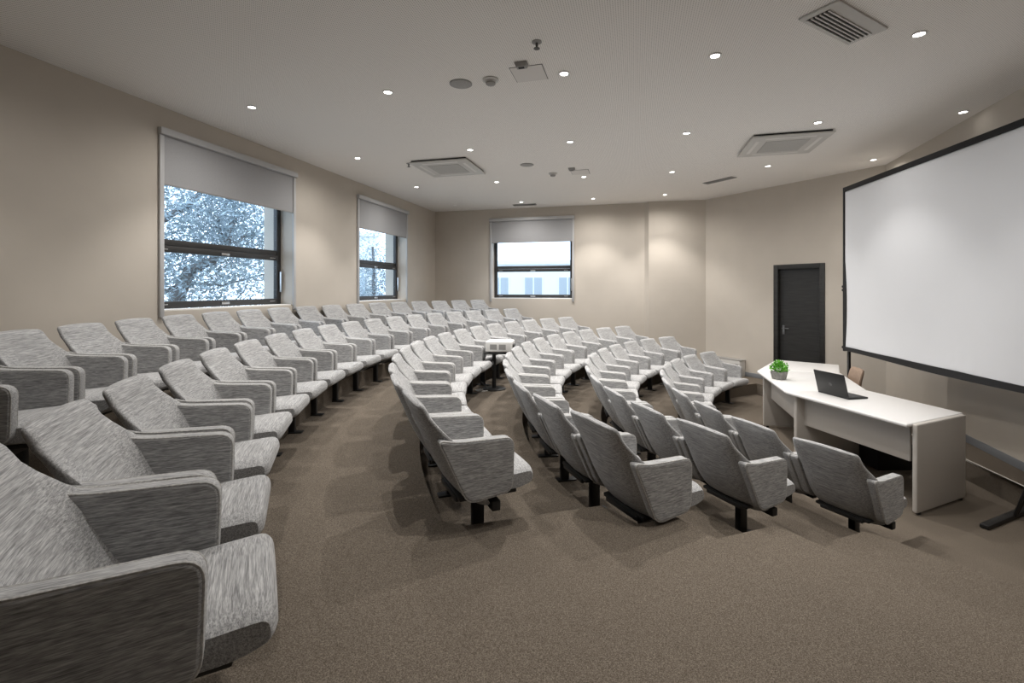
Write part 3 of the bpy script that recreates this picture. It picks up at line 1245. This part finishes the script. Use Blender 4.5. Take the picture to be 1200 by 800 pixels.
# big slotted vent, top right
r = thing('slotted_vent', 'large white slotted vent at the top right of the ceiling', 'vent', (2.43, 3.46, ZC), math.radians(30))
MB().box((0, 0, -.008), (.70, .27, .016)).build('frame', M_PLASTIC, r, bevel=.004)
MB().box((.0, .028, -.0165), (.60, .15, .003)).build('backing', M_SLOT, r)
for k in range(6):
    MB().box((0, .028 - .0725 + k * .029, -.021), (.60, .011, .010)).build('slat', M_PLASTIC, r)
for nm, lab, u, v, ln, wd, ang in (('grille_vent', 'narrow dark grille vent in the ceiling near the slanted wall', 843, 211, .60, .15, math.atan2(P[5][1] - P[4][1], P[5][0] - P[4][0])),
                                   ('grille_vent', 'narrow dark grille vent over the back wall window', 615, 239.6, .55, .15, RM)):
    r = face_down(nm, lab, 'vent', u, v, ang)
    MB().box((0, 0, -.006), (ln, wd, .012)).build('frame', M_GREYPL, r, bevel=.003)
    MB().box((0, 0, -.0125), (ln - .03, wd - .03, .002)).build('backing', M_DARKGRILLE, r)
    for k in range(5):
        MB().box((0, (k - 2) * (wd - .04) / 5, -.015), (ln - .03, .006, .006)).build('slat', M_GREYPL, r)

for lab, u, v in (('round grey loudspeaker disc in the near ceiling', 540, 98), ('round grey loudspeaker disc in the distant ceiling', 617.5, 193)):
    r = face_down('ceiling_speaker', lab, 'speaker', u, v, 0, 'ceiling loudspeakers')
    MB().lathe([(.10, 0), (.10, -.006), (.09, -.010), (.005, -.012)], n=32).build('grille', plain('speaker_mesh', (.34, .335, .325), .8, noise=.3, scale=200), r, smooth=True)
    MB().lathe([(.088, 0), (.108, -.004), (.108, 0)], n=32).build('rim', M_GREYPL, r, smooth=True)
for lab, u, v in (('domed smoke detector beside the round loudspeaker in the near ceiling', 575, 93), ('domed smoke detector in the distant ceiling by the small panel', 648, 203)):
    r = face_down('smoke_detector', lab, 'smoke detector', u, v, 0, 'ceiling smoke detectors')
    MB().lathe([(.075, 0), (.075, -.012), (.055, -.016), (.05, -.03)], n=28).build('base', M_PLASTIC, r, smooth=True)
    MB().lathe([(.045, -.03), (.045, -.045), (.03, -.055), (.005, -.058)], n=24).build('sensor_head', M_GREYPL, r, smooth=True)
for lab, u, v in (('small grey motion sensor box above the square access panel', 611, 74), ('small grey motion sensor box in the distant ceiling', 670, 197)):
    r = face_down('motion_sensor', lab, 'sensor', u, v, RM, 'ceiling motion sensors')
    m = MB()
    rr = lambda a, b, z: [Vector((x * a, y * b, z)) for x, y in ((-1, -1), (1, -1), (1, 1), (-1, 1))]
    m.rings([rr(.055, .04, 0), rr(.055, .04, -.012), rr(.042, .028, -.04)])
    m.build('case', M_GREYPL, r, bevel=.003)
    MB().box((0, 0, -.041), (.05, .03, .004)).build('window', M_SLOT, r)
for lab, u, v, sz in (('square access panel set flush in the near ceiling', 620, 86, .30), ('square access panel set flush in the distant ceiling', 680, 201.5, .30)):
    r = face_down('access_panel', lab, 'panel', u, v, RM, 'ceiling access panels')
    MB().box((0, 0, -.001), (sz, sz, .004)).build('gap', M_DARKGRILLE, r)
    MB().box((0, 0, -.003), (sz - .012, sz - .004, .006)).build('cover', plain('panel_white', (.70, .675, .65), .9), r)
for lab, u, v in (('dark sprinkler head hanging from the near ceiling', 629, 49), ('dark sprinkler head beside the left cassette', 479, 191.5)):
    r = face_down('sprinkler', lab, 'sprinkler', u, v, 0, 'ceiling sprinkler heads')
    MB().lathe([(.04, 0), (.04, -.005), (.018, -.01)], n=20).build('escutcheon', M_GREYPL, r, smooth=True)
    m = MB()
    m.lathe([(.010, -.005), (.010, -.03), (.006, -.05)], n=12)
    m.lathe([(.006, -.05), (.025, -.052), (.025, -.055), (.006, -.056)], n=16)
    m.build('head', M_DARKGRILLE, r, smooth=True)

# ------------------------------------------------------------------ outside
tag(MB().box((-8, 20, -3.3), (90, 90, .2)).build('outdoor_ground', M_GROUND), 'ground outside the windows', 'ground', kind='structure')


def tree(label, x, y, z0, limbs, n_leaf, spread, seed):
    rnd = random.Random(seed)
    r = thing('tree', label, 'tree', (x, y, z0))
    m = MB()
    anchors = []
    for path, r0, r1 in limbs:
        pts = [Vector(p) for p in path]
        fine = []
        for a, b in zip(pts, pts[1:]):
            for k in range(5):
                fine.append(a.lerp(b, k / 5))
        fine.append(pts[-1])
        fine = [p + Vector((rnd.uniform(-.03, .03), rnd.uniform(-.03, .03), rnd.uniform(-.03, .03))) for p in fine]
        m.tube(fine, [r0 + (r1 - r0) * k / (len(fine) - 1) for k in range(len(fine))], 9)
        anchors += fine[len(fine) // 3:]
    m.build('trunk', M_BARK, r, smooth=True)
    m = MB()
    for k in range(n_leaf):
        a = rnd.choice(anchors)
        c = a + Vector((rnd.gauss(0, spread), rnd.gauss(0, spread), rnd.gauss(.1, spread * .9)))
        u_ = Vector((rnd.uniform(-1, 1), rnd.uniform(-1, 1), rnd.uniform(-1, .4))).normalized()
        t = u_.cross(Vector((rnd.uniform(-1, 1), rnd.uniform(-1, 1), rnd.uniform(-1, 1)))).normalized()
        L, w = rnd.uniform(.05, .095), rnd.uniform(.016, .028)
        q = t.cross(u_) * .01
        m.add([c - u_ * L, c + t * w + q, c + u_ * L, c - t * w + q], [(0, 1, 2), (0, 2, 3)])
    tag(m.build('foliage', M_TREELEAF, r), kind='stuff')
    return r


def ray(u, v, Z):
    return Vector(((u - U0) / FL * Z, Z, PIT - (v - V0) * Z / FL))


def limb(pts, r0, r1, org):
    return ([ray(u, v, Z) - org for u, v, Z in pts], r0, r1)


o1 = Vector((-8.2, 11.3, -3.2))
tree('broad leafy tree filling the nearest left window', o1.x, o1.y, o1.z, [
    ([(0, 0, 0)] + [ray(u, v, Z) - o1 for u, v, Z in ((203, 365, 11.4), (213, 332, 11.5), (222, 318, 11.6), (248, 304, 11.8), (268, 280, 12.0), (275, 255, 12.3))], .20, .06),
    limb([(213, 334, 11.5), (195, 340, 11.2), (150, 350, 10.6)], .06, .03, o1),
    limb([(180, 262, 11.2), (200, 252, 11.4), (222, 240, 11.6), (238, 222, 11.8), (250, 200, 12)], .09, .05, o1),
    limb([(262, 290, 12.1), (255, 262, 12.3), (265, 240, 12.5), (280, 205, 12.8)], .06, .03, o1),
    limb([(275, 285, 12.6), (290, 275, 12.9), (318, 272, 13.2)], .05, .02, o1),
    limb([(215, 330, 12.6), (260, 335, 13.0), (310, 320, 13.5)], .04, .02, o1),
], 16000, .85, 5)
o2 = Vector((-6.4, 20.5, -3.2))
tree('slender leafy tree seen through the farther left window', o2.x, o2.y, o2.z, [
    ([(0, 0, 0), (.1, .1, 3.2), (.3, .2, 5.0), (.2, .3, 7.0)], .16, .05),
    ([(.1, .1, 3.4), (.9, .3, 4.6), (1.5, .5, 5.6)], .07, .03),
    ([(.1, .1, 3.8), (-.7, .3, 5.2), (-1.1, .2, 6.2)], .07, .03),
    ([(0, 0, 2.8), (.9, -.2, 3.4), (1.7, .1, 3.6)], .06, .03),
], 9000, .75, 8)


def building(label, x, y, rz, w, d, h, rows, cols, z0=-3.2):
    r = thing('building', label, 'building', (x, y, z0), rz)
    MB().box((0, d / 2, h / 2), (w, d, h)).box((0, d / 2, h + .12), (w + .2, d + .2, .24)).build('facade', M_FACADE, r)
    for j in range(rows):
        for i in range(cols):
            xx = -w / 2 + w * (i + .5) / cols
            zz = 1.4 + j * 3.0
            fr = MB().box((xx, -.01, zz + .75), (1.15, .06, 1.5)).build('window', M_FACADE, r)
            m = MB()
            for sx in (-.27, .27):
                m.box((xx + sx, -.045, zz + .75), (.46, .02, 1.34))
            m.build('pane', M_FACWIN, fr)
    return r


building('white building with windows seen through the back wall window', 3.2, 27.5, math.radians(-8), 14, 8, 6.6, 2, 7)
building('pale building behind the farther left window', -9.9, 26.5, math.radians(30), 4.5, 5, 8.2, 2, 2)

# ------------------------------------------------------------------ daylight
w = bpy.data.worlds.new('daylight')
sc.world = w
w.use_nodes = True
nt = w.node_tree
bg = nt.nodes['Background']
bg.inputs['Color'].default_value = (.66, .82, 1.0, 1)
bg.inputs['Strength'].default_value = 3.2

# ------------------------------------------------------------------ camera
cd = bpy.data.cameras.new('camera')
cam = bpy.data.objects.new('camera', cd)
col.objects.link(cam)
cam.location = (0, 0, PIT)
cam.rotation_euler = (PI / 2, 0, 0)
cd.sensor_width = 36
cd.lens = FL / 1200 * 36
cd.shift_x = -(U0 - 600) / 1200
cd.shift_y = -(400 - V0) / 1200
cd.clip_start = .05
sc.camera = cam

sc.view_settings.view_transform = 'Standard'
sc.view_settings.look = 'None'
sc.view_settings.gamma = 1
sc.view_settings.use_curve_mapping = False
sc.view_settings.exposure = 0.0
try:
    sc.cycles.max_bounces = 10
    sc.cycles.diffuse_bounces = 6
    sc.cycles.sample_clamp_indirect = 6
except Exception:
    pass
